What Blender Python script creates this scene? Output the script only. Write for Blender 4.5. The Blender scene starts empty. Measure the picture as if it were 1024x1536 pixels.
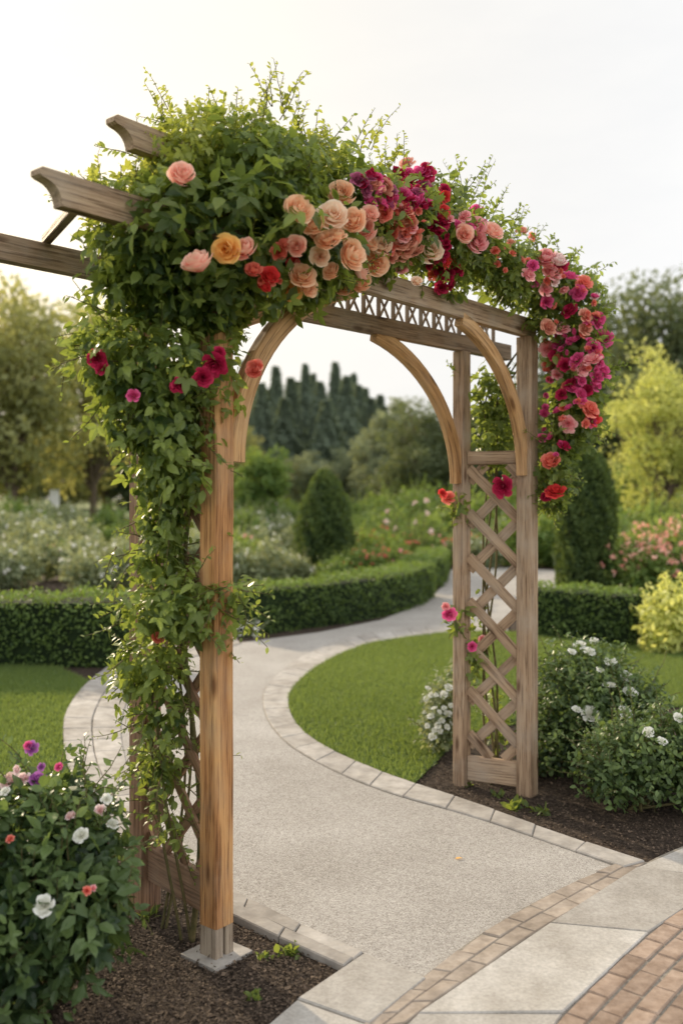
import bpy, math, random
import numpy as np
from mathutils import Vector, Matrix, Quaternion
rng=np.random.default_rng(11); random.seed(11)
F=1400.0; H=1.55; HY=745.0
col=bpy.context.scene.collection
def G(px,py,z=0.0):
    D=F*(H-z)/(py-HY); return np.array([(px-512)/F*D, D, z])
def W(px,py,D): return np.array([(px-512)/F*D, D, H-(py-HY)/F*D])
def norm(a): return a/np.maximum(np.linalg.norm(a,axis=-1,keepdims=True),1e-9)
# ------------------------------------------------------------ geometry
def geo(tv,tf,P,Yd,Nn,S,tint):
    tv=np.asarray(tv,float); k=len(tv); N=len(P)
    Y=norm(Yd); X=norm(np.cross(Y,Nn)); Z=np.cross(X,Y)
    S=np.broadcast_to(S,(N,))
    V=P[:,None,:]+S[:,None,None]*(tv[None,:,0:1]*X[:,None,:]+tv[None,:,1:2]*Y[:,None,:]+tv[None,:,2:3]*Z[:,None,:])
    L=np.array([i for f in tf for i in f]); sz=np.array([len(f) for f in tf])
    loops=(L[None,:]+k*np.arange(N)[:,None]).ravel()
    return V.reshape(-1,3),loops,np.tile(sz,N),np.repeat(np.broadcast_to(tint,(N,)),k)
def tube(pts,rad,n=6,tint=.5):
    pts=np.asarray(pts,float); m=len(pts); rad=np.broadcast_to(rad,(m,))
    T=norm(np.gradient(pts,axis=0)); ref=np.array([0.31,0.17,1.0]) if abs(T[:,2]).mean()<.8 else np.array([1.0,.2,.1])
    A=norm(np.cross(T,ref)); B=np.cross(T,A); th=np.linspace(0,2*np.pi,n,endpoint=False)
    V=pts[:,None,:]+rad[:,None,None]*(np.cos(th)[None,:,None]*A[:,None,:]+np.sin(th)[None,:,None]*B[:,None,:])
    lo=[]
    for i in range(m-1):
        for j in range(n):
            lo+= [i*n+j,i*n+(j+1)%n,(i+1)*n+(j+1)%n,(i+1)*n+j]
    sz=[4]*((m-1)*n)
    lo+=[(m-1)*n+j for j in range(n)]; sz.append(n)
    return V.reshape(-1,3),np.array(lo),np.array(sz),np.full(m*n,tint)
def raw(V,faces,tint=.5):
    return np.asarray(V,float),np.array([i for f in faces for i in f]),np.array([len(f) for f in faces]),np.broadcast_to(tint,(len(V),)).astype(float)
def build(name,geos,mat,parent=None,smooth=False,origin=None,vec=None):
    off=0;Vs=[];Ls=[];Ss=[];Ts=[]
    for V,L,S,T in geos:
        Vs.append(V);Ls.append(L+off);Ss.append(S);Ts.append(T);off+=len(V)
    V=np.concatenate(Vs);L=np.concatenate(Ls);S=np.concatenate(Ss);T=np.concatenate(Ts)
    o3=np.zeros(3)
    if parent is not None:
        o3=np.array(parent.location)
        if parent.parent is not None: o3=o3+np.array(parent.parent.location)
    if origin is not None: o3=np.array(origin)
    V=V-o3
    me=bpy.data.meshes.new(name)
    me.vertices.add(len(V)); me.vertices.foreach_set('co',V.astype(np.float32).ravel())
    me.loops.add(len(L)); me.loops.foreach_set('vertex_index',L.astype(np.int32))
    me.polygons.add(len(S)); st=np.concatenate([[0],np.cumsum(S)[:-1]])
    me.polygons.foreach_set('loop_start',st.astype(np.int32))
    me.polygons.foreach_set('use_smooth',np.full(len(S),smooth))
    me.update(calc_edges=True)
    a=me.attributes.new('tint','FLOAT','POINT'); a.data.foreach_set('value',T.astype(np.float32))
    if vec is not None:
        a=me.attributes.new('gc','FLOAT_VECTOR','POINT'); a.data.foreach_set('vector',np.asarray(vec,np.float32).ravel())
    me.validate()
    me.materials.append(mat)
    o=bpy.data.objects.new(name,me); col.objects.link(o)
    if parent is not None: o.parent=parent
    elif origin is not None: o.location=origin
    return o
def tag(o,label,cat,group=None):
    o['label']=label;o['category']=cat
    if group:o['group']=group
    return o
def thing(name,label,cat,loc,group=None):
    o=bpy.data.objects.new(name,None); col.objects.link(o); o.location=[float(v) for v in loc]; o.empty_display_size=.1
    return tag(o,label,cat,group)
def structure(o): o['kind']='structure'; return o
def stuff(o,label,cat):
    o['kind']='stuff'; return tag(o,label,cat)
def dup(root,loc,rz=0,sc=(1,1,1),label=None,group=None,cat=None):
    r=root.copy(); col.objects.link(r); r.location=[float(v) for v in loc]; r.rotation_euler=(0,0,rz); r.scale=sc
    if label:r['label']=label
    if group:r['group']=group
    for ch in list(root.children):
        c=ch.copy(); col.objects.link(c); c.parent=r
        for g in list(ch.children):
            d=g.copy(); col.objects.link(d); d.parent=c
    return r
def catmull(pts,per=8):
    p=np.asarray(pts,float); p=np.vstack([2*p[0]-p[1],p,2*p[-1]-p[-2]]); out=[]
    for i in range(1,len(p)-2):
        for t in np.linspace(0,1,per,endpoint=False):
            a,b,c,d=p[i-1],p[i],p[i+1],p[i+2]
            out.append(.5*((2*b)+(-a+c)*t+(2*a-5*b+4*c-d)*t*t+(-a+3*b-3*c+d)*t**3))
    out.append(p[-2]); return np.array(out)
def pip(x,y,poly):
    ins=np.zeros(len(x),bool); n=len(poly)
    for i in range(n):
        x1,y1=poly[i][0],poly[i][1]; x2,y2=poly[(i+1)%n][0],poly[(i+1)%n][1]
        c=((y1>y)!=(y2>y)); xx=(x2-x1)*(y-y1)/((y2-y1) if abs(y2-y1)>1e-12 else 1e-12)+x1
        ins^=(c&(x<xx))
    return ins
def sample_poly(poly,n):
    poly=np.array(poly); lo=poly[:,:2].min(0); hi=poly[:,:2].max(0); X=[];Y=[];k=0
    while k<n:
        x=rng.uniform(lo[0],hi[0],n*2); y=rng.uniform(lo[1],hi[1],n*2); m=pip(x,y,poly); X.append(x[m]);Y.append(y[m]); k+=m.sum()
    return np.concatenate(X)[:n],np.concatenate(Y)[:n]
# ------------------------------------------------------------ materials
def newmat(name):
    m=bpy.data.materials.new(name); m.use_nodes=True; nt=m.node_tree; nt.nodes.clear()
    out=nt.nodes.new('ShaderNodeOutputMaterial'); return m,nt,out
def N(nt,t,**k):
    n=nt.nodes.new(t)
    for a,b in k.items(): setattr(n,a,b)
    return n
def mixc(nt,fac,a,b,mode='MIX'):
    n=N(nt,'ShaderNodeMix',data_type='RGBA',blend_type=mode)
    for s,v in ((0,fac),(6,a),(7,b)):
        if isinstance(v,bpy.types.NodeSocket): nt.links.new(v,n.inputs[s])
        elif s==0: n.inputs[0].default_value=v
        else: n.inputs[s].default_value=(*v,1)
    return n.outputs[2]
def noise(nt,vec,scale,detail=4,rough=.6):
    n=N(nt,'ShaderNodeTexNoise'); n.inputs['Scale'].default_value=scale; n.inputs['Detail'].default_value=detail; n.inputs['Roughness'].default_value=rough
    if vec is not None: nt.links.new(vec,n.inputs['Vector'])
    return n.outputs['Fac']
def ramp(nt,fac,stops,interp='LINEAR'):
    r=N(nt,'ShaderNodeValToRGB'); r.color_ramp.interpolation=interp; e=r.color_ramp.elements
    while len(e)<len(stops): e.new(.5)
    for q,(p,c) in zip(e,stops): q.position=p; q.color=(*c,1) if len(c)==3 else c
    nt.links.new(fac,r.inputs[0]); return r.outputs[0]
def bump(nt,h,strength,dist=.01):
    b=N(nt,'ShaderNodeBump'); b.inputs['Strength'].default_value=strength; b.inputs['Distance'].default_value=dist
    nt.links.new(h,b.inputs['Height']); return b.outputs[0]
def pos(nt): return N(nt,'ShaderNodeNewGeometry').outputs['Position']
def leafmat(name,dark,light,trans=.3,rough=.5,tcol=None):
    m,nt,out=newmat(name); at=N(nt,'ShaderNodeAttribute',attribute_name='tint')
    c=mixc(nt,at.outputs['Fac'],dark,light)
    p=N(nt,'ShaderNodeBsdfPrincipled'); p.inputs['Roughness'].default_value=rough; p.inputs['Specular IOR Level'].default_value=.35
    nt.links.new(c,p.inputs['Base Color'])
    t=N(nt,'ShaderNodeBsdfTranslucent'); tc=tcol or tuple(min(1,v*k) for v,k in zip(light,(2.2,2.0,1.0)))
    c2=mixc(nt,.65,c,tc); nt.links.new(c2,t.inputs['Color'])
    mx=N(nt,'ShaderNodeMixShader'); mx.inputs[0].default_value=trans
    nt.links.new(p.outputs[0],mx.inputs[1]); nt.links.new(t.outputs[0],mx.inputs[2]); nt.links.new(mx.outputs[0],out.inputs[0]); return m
def simple(name,c1,c2,scale,rough=.8,bs=.4,bd=.01,det=5,extra=None,blotch=False):
    m,nt,out=newmat(name); P=pos(nt); f=noise(nt,P,scale,det)
    f=ramp(nt,f,[(.35,(0,0,0)),(.65,(1,1,1))]); c=mixc(nt,f,c1,c2)
    if extra=='tint':
        at=N(nt,'ShaderNodeAttribute',attribute_name='tint'); g=ramp(nt,at.outputs['Fac'],[(0,(.76,.74,.72)),(1,(1.0,.99,.98))]); c=mixc(nt,1.0,c,g,'MULTIPLY')
    if blotch:
        g=ramp(nt,noise(nt,P,2.3,6,.7),[(.32,(.74,.72,.69)),(.62,(1,1,1))]); c=mixc(nt,1.0,c,g,'MULTIPLY')
        g=ramp(nt,noise(nt,P,9,5,.7),[(.35,(.84,.83,.82)),(.6,(1,1,1))]); c=mixc(nt,1.0,c,g,'MULTIPLY')
    p=N(nt,'ShaderNodeBsdfPrincipled'); p.inputs['Roughness'].default_value=rough; p.inputs['Specular IOR Level'].default_value=.25
    nt.links.new(c,p.inputs['Base Color']); nt.links.new(bump(nt,noise(nt,P,scale*2.2,6),bs,bd),p.inputs['Normal'])
    nt.links.new(p.outputs[0],out.inputs[0]); return m
def gravelmat():
    m,nt,out=newmat('fine gravel'); P=pos(nt)
    v=N(nt,'ShaderNodeTexVoronoi'); v.inputs['Scale'].default_value=270; nt.links.new(P,v.inputs['Vector'])
    sp=N(nt,'ShaderNodeSeparateColor'); nt.links.new(v.outputs['Color'],sp.inputs[0])
    c=ramp(nt,sp.outputs[0],[(0,(.20,.185,.17)),(.12,(.36,.34,.32)),(.6,(.445,.425,.40)),(1,(.62,.60,.575))])
    big=ramp(nt,noise(nt,P,1.1,7,.65),[(.3,(.76,.745,.725)),(.65,(1,1,1))]); c=mixc(nt,1,c,big,'MULTIPLY')
    fine=ramp(nt,noise(nt,P,45,4),[(.3,(.82,.81,.80)),(.65,(1,1,1))]); c=mixc(nt,.8,c,fine,'MULTIPLY')
    p=N(nt,'ShaderNodeBsdfPrincipled'); p.inputs['Roughness'].default_value=.9; p.inputs['Specular IOR Level'].default_value=.2
    nt.links.new(c,p.inputs['Base Color']); nt.links.new(bump(nt,v.outputs['Distance'],.5,.004),p.inputs['Normal'])
    nt.links.new(p.outputs[0],out.inputs[0]); return m
def woodmat(name,dark,mid,light,grey,greyamt):
    m,nt,out=newmat(name); at=N(nt,'ShaderNodeAttribute',attribute_name='gc')
    mp=N(nt,'ShaderNodeMapping'); mp.inputs['Scale'].default_value=(1.6,26,26); nt.links.new(at.outputs['Vector'],mp.inputs[0])
    mp2=N(nt,'ShaderNodeMapping'); mp2.inputs['Scale'].default_value=(5,130,130); nt.links.new(at.outputs['Vector'],mp2.inputs[0])
    a=noise(nt,mp.outputs[0],1.0,5,.7); b=noise(nt,mp2.outputs[0],1.0,3,.6)
    c=ramp(nt,a,[(.30,dark),(.48,mid),(.68,light)])
    st=ramp(nt,b,[(.36,(.36,.31,.27)),(.5,(1,1,1))]); c=mixc(nt,.85,c,st,'MULTIPLY')
    g=noise(nt,at.outputs['Vector'],5,4); g=ramp(nt,g,[(.45,(0,0,0)),(.75,(greyamt,)*3)]); c=mixc(nt,g,c,grey)
    v=N(nt,'ShaderNodeTexVoronoi'); v.inputs['Scale'].default_value=1
    mp3=N(nt,'ShaderNodeMapping'); mp3.inputs['Scale'].default_value=(3.2,11,11); nt.links.new(at.outputs['Vector'],mp3.inputs[0]); nt.links.new(mp3.outputs[0],v.inputs['Vector'])
    k=ramp(nt,v.outputs['Distance'],[(.07,(.28,.2,.15)),(.18,(1,1,1))]); c=mixc(nt,.85,c,k,'MULTIPLY')
    p=N(nt,'ShaderNodeBsdfPrincipled'); p.inputs['Roughness'].default_value=.68; p.inputs['Specular IOR Level'].default_value=.3
    nt.links.new(c,p.inputs['Base Color']); nt.links.new(bump(nt,b,.7,.004),p.inputs['Normal'])
    nt.links.new(p.outputs[0],out.inputs[0]); return m
M={}
M['wood_sunlit']=woodmat('sunlit cedar wood',(.21,.088,.033),(.46,.225,.088),(.62,.36,.155),(.34,.25,.17),.5)  # cedar with the front left post's sunlit orange put into its colour
M['wood_grey']=woodmat('weathered wood',(.19,.12,.075),(.35,.24,.155),(.48,.35,.235),(.39,.325,.26),.75)
M['wood_dark']=woodmat('shaded weathered wood',(.14,.09,.055),(.26,.175,.11),(.37,.26,.18),(.32,.275,.23),.65)  # darker copy of the weathered wood, shade put into the colour
M['wood_rear']=woodmat('reddish rear post wood',(.15,.078,.045),(.28,.16,.095),(.40,.245,.15),(.33,.25,.19),.5)
M['wood_gold']=woodmat('golden brace wood',(.30,.15,.058),(.50,.285,.125),(.64,.40,.20),(.44,.33,.23),.35)
M['gravel']=gravelmat()
M['stone']=simple('edging stone',(.40,.385,.37),(.56,.54,.515),14,.85,.5,.006,6,'tint',True)
M['slab']=simple('concrete slab',(.46,.45,.43),(.60,.585,.56),90,.85,.5,.003,8,'tint',True)
M['brick']=simple('brick paver',(.36,.31,.265),(.52,.455,.395),22,.85,.5,.005,6,'tint',True)
M['brick_red']=simple('brown brick paver',(.33,.245,.19),(.49,.385,.315),22,.85,.5,.005,6,'tint',True)
M['soil']=simple('dark mulch soil',(.035,.025,.019),(.10,.072,.053),45,.95,1,.03,8)
M['joint']=simple('sand joint',(.20,.18,.15),(.30,.27,.23),60,.95,.6,.004)
M['ground']=simple('meadow ground',(.09,.12,.035),(.17,.20,.07),.5,.95,.3,.03,9)
M['lawn']=simple('lawn',(.06,.10,.03),(.12,.175,.055),3,.95,.6,.02,9)
M['chips']=leafmat('mulch chips',(.04,.028,.02),(.20,.145,.105),.0,.9)
M['grass']=leafmat('grass blades',(.065,.12,.035),(.20,.27,.085),.35,.6)
M['vine']=leafmat('vine leaves',(.018,.05,.02),(.22,.285,.075),.45,.40)
M['vine_top']=leafmat('sunlit young vine leaves',(.06,.12,.03),(.30,.34,.085),.52,.45)  # young growth, with sunlit yellow-green put into its colour
M['rose_leaf']=leafmat('rose leaves',(.024,.052,.024),(.135,.20,.07),.3,.4)
M['hedge']=leafmat('box hedge leaves',(.028,.062,.016),(.16,.24,.055),.3,.5)
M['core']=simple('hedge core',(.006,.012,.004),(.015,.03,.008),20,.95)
M['yew']=leafmat('topiary leaves',(.03,.062,.024),(.14,.20,.055),.25,.6)
M['greygreen']=leafmat('grey green perennial leaves',(.11,.15,.08),(.29,.33,.20),.3,.6)
M['midgreen']=leafmat('mid green shrub leaves',(.055,.12,.03),(.21,.29,.08),.38,.6)
M['lime']=leafmat('yellow green leaves',(.26,.32,.08),(.60,.60,.22),.42,.6)
M['tree_dark']=leafmat('dark tree leaves',(.055,.082,.045),(.16,.195,.09),.3,.6)
M['tree_far']=leafmat('hazed distant tree leaves',(.13,.165,.115),(.24,.28,.18),.3,.7)  # lighter, bluer greens carry the distance haze in the colour
M['tree_haze']=leafmat('sunlit hazy tree leaves',(.14,.165,.08),(.35,.36,.17),.48,.7)  # sun glow and haze put into the leaf colour
M['conifer']=leafmat('hazed far conifer needles',(.10,.14,.105),(.19,.24,.17),.22,.8)  # needles lightened, air haze put into the colour
M['bark']=simple('bark',(.08,.06,.045),(.19,.15,.11),12,.95,.8,.02)
M['stem']=simple('green brown stem',(.08,.08,.03),(.16,.13,.06),30,.8)
M['white']=simple('white paint',(.7,.7,.7),(.8,.8,.8),8,.6)
PC={'peach':((.96,.38,.15),(.98,.73,.53)),'lightpeach':((.96,.50,.28),(.98,.85,.71)),'orange':((.95,.34,.03),(.98,.70,.28)),
'pinkpeach':((.93,.24,.20),(.98,.69,.57)),'pink':((.78,.10,.18),(.95,.56,.56)),'coral':((.60,.03,.03),(.95,.34,.26)),'red':((.35,.005,.01),(.85,.08,.08)),
'crimson':((.18,.002,.02),(.60,.025,.11)),'magenta':((.40,.01,.13),(.88,.15,.38)),'plum':((.20,.02,.09),(.55,.15,.28)),'dusty':((.50,.08,.06),(.86,.46,.34)),
'white':((.70,.70,.55),(.88,.88,.85)),'violet':((.25,.03,.25),(.50,.18,.50)),'palepink':((.80,.38,.38),(.93,.80,.78))}
for k,(a,b) in PC.items(): M['p_'+k]=leafmat(k+' petals',a,b,.3,.6,tcol=b)
# ------------------------------------------------------------ templates
LEAF_V=[(0,0,0),(-.25,.3,.05),(0,.32,0),(.25,.3,.05),(-.21,.66,.03),(0,.68,-.02),(.21,.66,.03),(0,1,-.12)]
LEAF_F=[(0,2,1),(0,3,2),(1,2,5,4),(2,3,6,5),(4,5,7),(5,6,7)]
def rot2(v,a,s,o):
    c,q=math.cos(a),math.sin(a); return [(s*(x*c-y*q)+o[0],s*(x*q+y*c)+o[1],s*z+o[2]) for x,y,z in v]
TRI_V=rot2(LEAF_V,0,.70,(0,.38,0))+rot2(LEAF_V,1.05,.58,(0,.32,0))+rot2(LEAF_V,-1.05,.58,(0,.32,0))
TRI_F=[tuple(i+8*k for i in f) for k in range(3) for f in LEAF_F]
DIA_V=[(0,0,0),(-.3,.5,.06),(0,1,-.05),(.3,.5,.06)]; DIA_F=[(0,3,2),(0,2,1)]
BLD_V=[(-.1,0,0),(.1,0,0),(.03,.6,0.05),(0,1,.2)]; BLD_F=[(0,1,2),(0,2,3)]
def rdir(n): return norm(rng.normal(size=(n,3)))
def leaves_at(P,out,size,tint,tmpl='leaf',droop=.5,spread=.9,up=.35):
    n=len(P); R=rdir(n)
    d=out*.5+R*spread+np.array([0,0,-droop]); nn=out*.7+rdir(n)*.55+np.array([0,0,up])
    S=size*rng.uniform(.55,1.3,n)
    if tmpl=='mix':
        m=rng.random(n)<.35; a=geo(LEAF_V,LEAF_F,P[~m],d[~m],nn[~m],S[~m],tint[~m]); b=geo(TRI_V,TRI_F,P[m],d[m],nn[m],S[m]*1.3,tint[m])
        return (np.concatenate([a[0],b[0]]),np.concatenate([a[1],b[1]+len(a[0])]),np.concatenate([a[2],b[2]]),np.concatenate([a[3],b[3]]))
    V,Fc={'leaf':(LEAF_V,LEAF_F),'tri':(TRI_V,TRI_F),'dia':(DIA_V,DIA_F)}[tmpl]
    return geo(V,Fc,P,d,nn,S,tint)
def cloud(blobs,dens,size,tmpl='leaf',tb=.4,tvar=.25,lit=.35,shell=.5,zmin=.01,droop=.5,rough=.2,cap=9000):
    out=[]
    for b in blobs:
        c=np.array(b[0],float); r=np.array(b[1],float); kd=b[2] if len(b)>2 else 1.0; ts=b[3] if len(b)>3 else 0.0; sz=size*(b[4] if len(b)>4 else 1.0)
        area=4*math.pi*(((r[0]*r[1])**1.6+(r[0]*r[2])**1.6+(r[1]*r[2])**1.6)/3)**(1/1.6)
        n=int(min(cap,dens*kd*area/sz**2)); D=rdir(n)
        ph=rng.uniform(0,6,6)
        nz=np.sin(D[:,0]*5+ph[0])*np.sin(D[:,1]*6+ph[1])+np.sin(D[:,2]*7+ph[2])*np.sin(D[:,0]*9+ph[3])+.6*np.sin(D[:,1]*14+ph[4])*np.sin(D[:,2]*13+ph[5])
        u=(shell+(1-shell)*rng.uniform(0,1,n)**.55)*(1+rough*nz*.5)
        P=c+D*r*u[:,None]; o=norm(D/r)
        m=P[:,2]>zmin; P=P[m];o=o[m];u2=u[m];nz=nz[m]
        t=np.clip(tb+ts+rng.normal(0,tvar,len(P))+lit*o[:,2]*.6+(u2-.85)*.6+.12*nz,0,1)  # light in the tint: upward-facing leaves paler, inner ones darker
        out.append(leaves_at(P,o,sz,t,tmpl,droop))
    return out
def shoot(p0,d0,length,nl,size,bend=(0,0,-.3),tint=.7,tmpl='leaf',r=.0025,wig=.12):
    m=9; pts=[np.array(p0,float)]; d=norm(np.array(d0,float)); st=length/(m-1)
    for i in range(m-1):
        d=norm(d+np.array(bend)*st*2.2+rng.normal(0,wig,3)); pts.append(pts[-1]+d*st)
    pts=np.array(pts); g=tube(pts,np.linspace(r,r*.4,m),4,.5)
    t=np.linspace(.12,1,nl)*(m-1); i0=np.minimum(t.astype(int),m-2); f=t-i0
    P=pts[i0]*(1-f[:,None])+pts[i0+1]*f[:,None]; T=norm(pts[i0+1]-pts[i0])
    sd=norm(np.cross(T,rdir(len(T)))); dd=T*.5+sd+rng.normal(0,.25,sd.shape); nn=np.array([0,0,1.0])+rng.normal(0,.6,sd.shape)
    S=size*rng.uniform(.6,1.15,nl)*np.linspace(1.1,.55,nl)
    tv,tf=(LEAF_V,LEAF_F) if tmpl=='leaf' else (TRI_V,TRI_F)
    return g,geo(tv,tf,P,dd,nn,S,np.clip(tint+rng.normal(0,.15,nl),0,1))
# ------------------------------------------------------------ blooms
def bloom_geo(layers,g=5,seed=0,hw=1.25):
    r=np.random.default_rng(seed); V=[];Fc=[];T=[]
    for li,(n,R,Ht,curl) in enumerate(layers):
        lt=li/(len(layers)-1); ph0=r.uniform(0,6)
        for k in range(n):
            phi=ph0+2*math.pi*k/n+r.normal(0,.16); half=math.pi/n*hw; b=len(V); Rk=R*r.uniform(.9,1.12); Hk=Ht*r.uniform(.86,1.1); cu=curl*r.uniform(.4,1.7)
            for iv in range(g):
                v=iv/(g-1)
                for iu in range(g):
                    u=-1+2*iu/(g-1); vv=v*(1-.30*u*u*v); e=max(0,vv-.62)
                    rr=Rk*(.12+.88*math.sin(min(1,vv*1.25)*math.pi/2))*(1-.25*vv**3*(1-lt))+cu*e*1.5+.10*u*R+.03*v*math.sin(u*6+k*2); z=Hk*vv-cu*e*e*2.5+.03*v*math.sin(u*5+k*3)
                    a=phi+u*half*(.6+.4*v)
                    V.append((rr*math.cos(a),rr*math.sin(a),z-.4)); T.append(min(1,.25*lt+.85*v**1.3))
            for iv in range(g-1):
                for iu in range(g-1): Fc.append((b+iv*g+iu,b+iv*g+iu+1,b+(iv+1)*g+iu+1,b+(iv+1)*g+iu))
    return raw(V,Fc,np.array(T))
ROSE=[(2,.14,1.22,.02),(3,.27,1.28,.08),(4,.42,1.27,.14),(4,.58,1.20,.20),(5,.75,1.08,.26),(5,.90,.86,.32)]
POM=[(4,.16,.85,.04),(5,.34,.9,.12),(7,.56,.82,.2),(8,.78,.62,.3),(8,.92,.36,.3)]
FLAT=[(5,.22,.40,.02),(7,.5,.38,.08),(9,.88,.26,.15)]
LAY={'rose':ROSE,'pom':POM,'flat':FLAT}
BM={}
def getbloom(kind,colr):
    k=(kind,colr)
    if k not in BM:
        BM[k]=[]
        for s in ((1,2,4) if kind!='flat' else (3,)):
            o=build(kind+' '+colr,[bloom_geo(LAY[kind],6 if kind=='rose' else 4 if kind=='pom' else 3,s)],M['p_'+colr],smooth=True); BM[k].append(o.data); bpy.data.objects.remove(o)
    return random.choice(BM[k])
def place_bloom(root,P,d,rad,kind,colr,name='rose_bloom'):
    o=bpy.data.objects.new(name,getbloom(kind,colr)); col.objects.link(o); o.parent=root
    o.location=Vector([float(v) for v in P])-root.location
    q=Vector([float(v) for v in d]).to_track_quat('Z','Y')@Quaternion((0,0,1),random.uniform(0,6.28))
    o.rotation_mode='QUATERNION'; o.rotation_quaternion=q; s=rad*random.uniform(.95,1.12); o.scale=(s*random.uniform(.92,1.08),s,s*random.uniform(.85,1.1)); return o
def surf(px,py,blobs,defD,push=.045):
    d=W(px,py,1.0)-np.array([0,0,H]); o=np.array([0,0,H]); best=None
    for b in blobs:
        c=np.array(b[0]);r=np.array(b[1]); oo=(o-c)/r; dd=d/r; A=dd@dd;B=2*oo@dd;C=oo@oo-1; q=B*B-4*A*C
        if q>0:
            t=(-B-math.sqrt(q))/(2*A)
            if t>0 and (best is None or t<best[0]): n=norm(((o+d*t-c)/r/r)[None])[0]; best=(t,n)
    if best is None: return o+d*defD,np.array([0,-1,.1])
    return o+d*(best[0]-push),best[1]
def blooms_px(root,lst,blobs,defD,kind='rose'):
    for e in lst:
        px,py,r,c=e[:4]; kd=e[4] if len(e)>4 else kind; big=kd=='rose'
        P,n=surf(px,py,blobs,defD,.10 if big and r>12 else .045); d=norm((n*.4+np.array([0,-1,.42])*(1.0 if big else .7)+rng.normal(0,.36 if big else .45,3))[None])[0]
        place_bloom(root,P,d,r*P[1]/F*(1.06 if big else 1.0),kd,c)
def buds(root,lst,blobs,defD,colr):
    V,L,S,T=bloom_geo(POM[:4],3,5); gs=[]
    for px,py,r in lst:
        P,n=surf(px,py,blobs,defD,.05); d=Vector([float(v) for v in n*.5+np.array([0,-.7,.4])+rng.normal(0,.5,3)]).normalized()
        R=np.array((d.to_track_quat('Z','Y')@Quaternion((0,0,1),random.uniform(0,6))).to_matrix()); gs.append(((V*r*P[1]/F*1.2)@R.T+P,L,S,T))
    o=build('small_buds',gs,M['p_'+colr],root,smooth=True); o['kind']='stuff'
# ------------------------------------------------------------ ground
def sheet(name,poly,mat,z):
    V=[(p[0],p[1],z) for p in poly]; return structure(build(name,[raw(V,[tuple(range(len(V)))])],mat))
def gp(l): return [G(*p) for p in l]
sheet('ground',[(-400,-20),(400,-20),(400,600),(-400,600)],M['ground'],0)
pathA=[(760,936),(680,938),(590,948),(520,960),(450,990),(402,1030),(395,1062),(408,1095),(445,1130),(520,1170),(600,1200),(700,1228),(800,1262),(935,1310)]
pathB=[(762,950),(690,950),(600,960),(540,972),(480,1000),(440,1035),(433,1060),(445,1090),(480,1120),(540,1150),(620,1180),(710,1210),(805,1245),(967,1300)]
leftA=[(362,968),(255,1000),(205,1035),(185,1075),(183,1110),(195,1160),(235,1220),(285,1280),(352,1343),(450,1393),(545,1437)]
leftB=[(350,958),(200,988),(135,1025),(100,1070),(95,1115),(105,1165),(145,1240),(225,1315),(335,1378),(430,1424),(515,1462)]
def cw(l,z=0): return catmull(gp(l),6)
sheet('garden_bed_soil',gp([(-2500,830),(-2500,2600),(700,2600),(2500,1500),(3500,830)]),M['soil'],.004)
LAWN1=[p for p in cw(pathB[0:11])]+gp([(650,1150),(690,1108),(800,1082),(1024,1062),(1500,1080),(1500,990),(965,974),(860,962)])
sheet('lawn',LAWN1,M['lawn'],.012)
LAWN2=[p for p in cw(leftB[2:7])][::1]+gp([(60,1260),(-600,1300),(-600,985),(60,992)])
sheet('lawn',LAWN2,M['lawn'],.012)
PATH=list(cw(pathA))+gp([(850,1340),(735,1402),(648,1480)])+list(cw(leftA))[::-1]+gp([(362,966),(480,950),(570,932),(638,905),(664,880),(676,856),(740,852),(860,858),(900,880),(870,905),(800,925)])
sheet('gravel_path',PATH,M['gravel'],.016)
sheet('lawn',gp([(-4000,792),(-4000,764),(330,764),(200,790)]),M['lawn'],.012)
def strip(name,A,B,step,mat,zt=.03,gap=.005,phase=0):
    A=np.asarray(A);B=np.asarray(B); Mi=(A+B)/2; s=np.concatenate([[0],np.cumsum(np.linalg.norm(np.diff(Mi,axis=0),axis=1))])
    n=max(1,int(round(s[-1]/step))); q=(np.arange(n+1)+phase)/n*s[-1]; q[1:-1]+=rng.normal(0,step*.03,n-1); q=np.clip(q,0,s[-1])
    f=lambda L:np.stack([np.interp(q,s,L[:,k]) for k in range(3)],1); a=f(A);b=f(B); gs=[]
    for i in range(n):
        Q=np.array([a[i],a[i+1],b[i+1],b[i]]); 
        if np.linalg.norm(Q[1]-Q[0])<.03: continue
        z=zt+rng.normal(0,.0014); tl=rng.normal(0,.001,4)
        def inset(g,zz):
            o=Q.copy()
            for k in range(4):
                e1=norm((Q[(k+1)%4]-Q[k])[None])[0]; e2=norm((Q[k-1]-Q[k])[None])[0]; o[k]=Q[k]+(e1+e2)*g
            o[:,2]=zz+tl; return o
        V=np.vstack([inset(gap*.5,-.02),inset(gap*.5,z-.005),inset(gap*.5+.004,z)])
        fs=[(8,9,10,11)]+[(k,(k+1)%4,4+(k+1)%4,4+k) for k in range(4)]+[(4+k,4+(k+1)%4,8+(k+1)%4,8+k) for k in range(4)]
        gs.append(raw(V,fs,np.clip(rng.normal(.5,.3),0,1)))
    return structure(build(name,gs,mat))
jA,jB=cw(pathA),cw(pathB); sheet('paving_bed',list(jA)+list(jB)[::-1],M['joint'],.019); strip('path_edging',jA,jB,.26,M['stone'],.026,.004)
lA,lB=cw(leftA),cw(leftB); lM=(lA+lB)/2; strip('path_edging',lA,lM,.30,M['stone'],.024); strip('path_edging',lM,lB,.30,M['stone'],.03,phase=0)
A2=cw([(370,1710),(455,1620),(548,1545),(640,1470),(735,1400),(845,1338),(925,1303)])
B2l=[(450,1720),(540,1610),(620,1536),(700,1480),(790,1415),(890,1355),(970,1300),(1060,1262),(1200,1215)]
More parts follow.
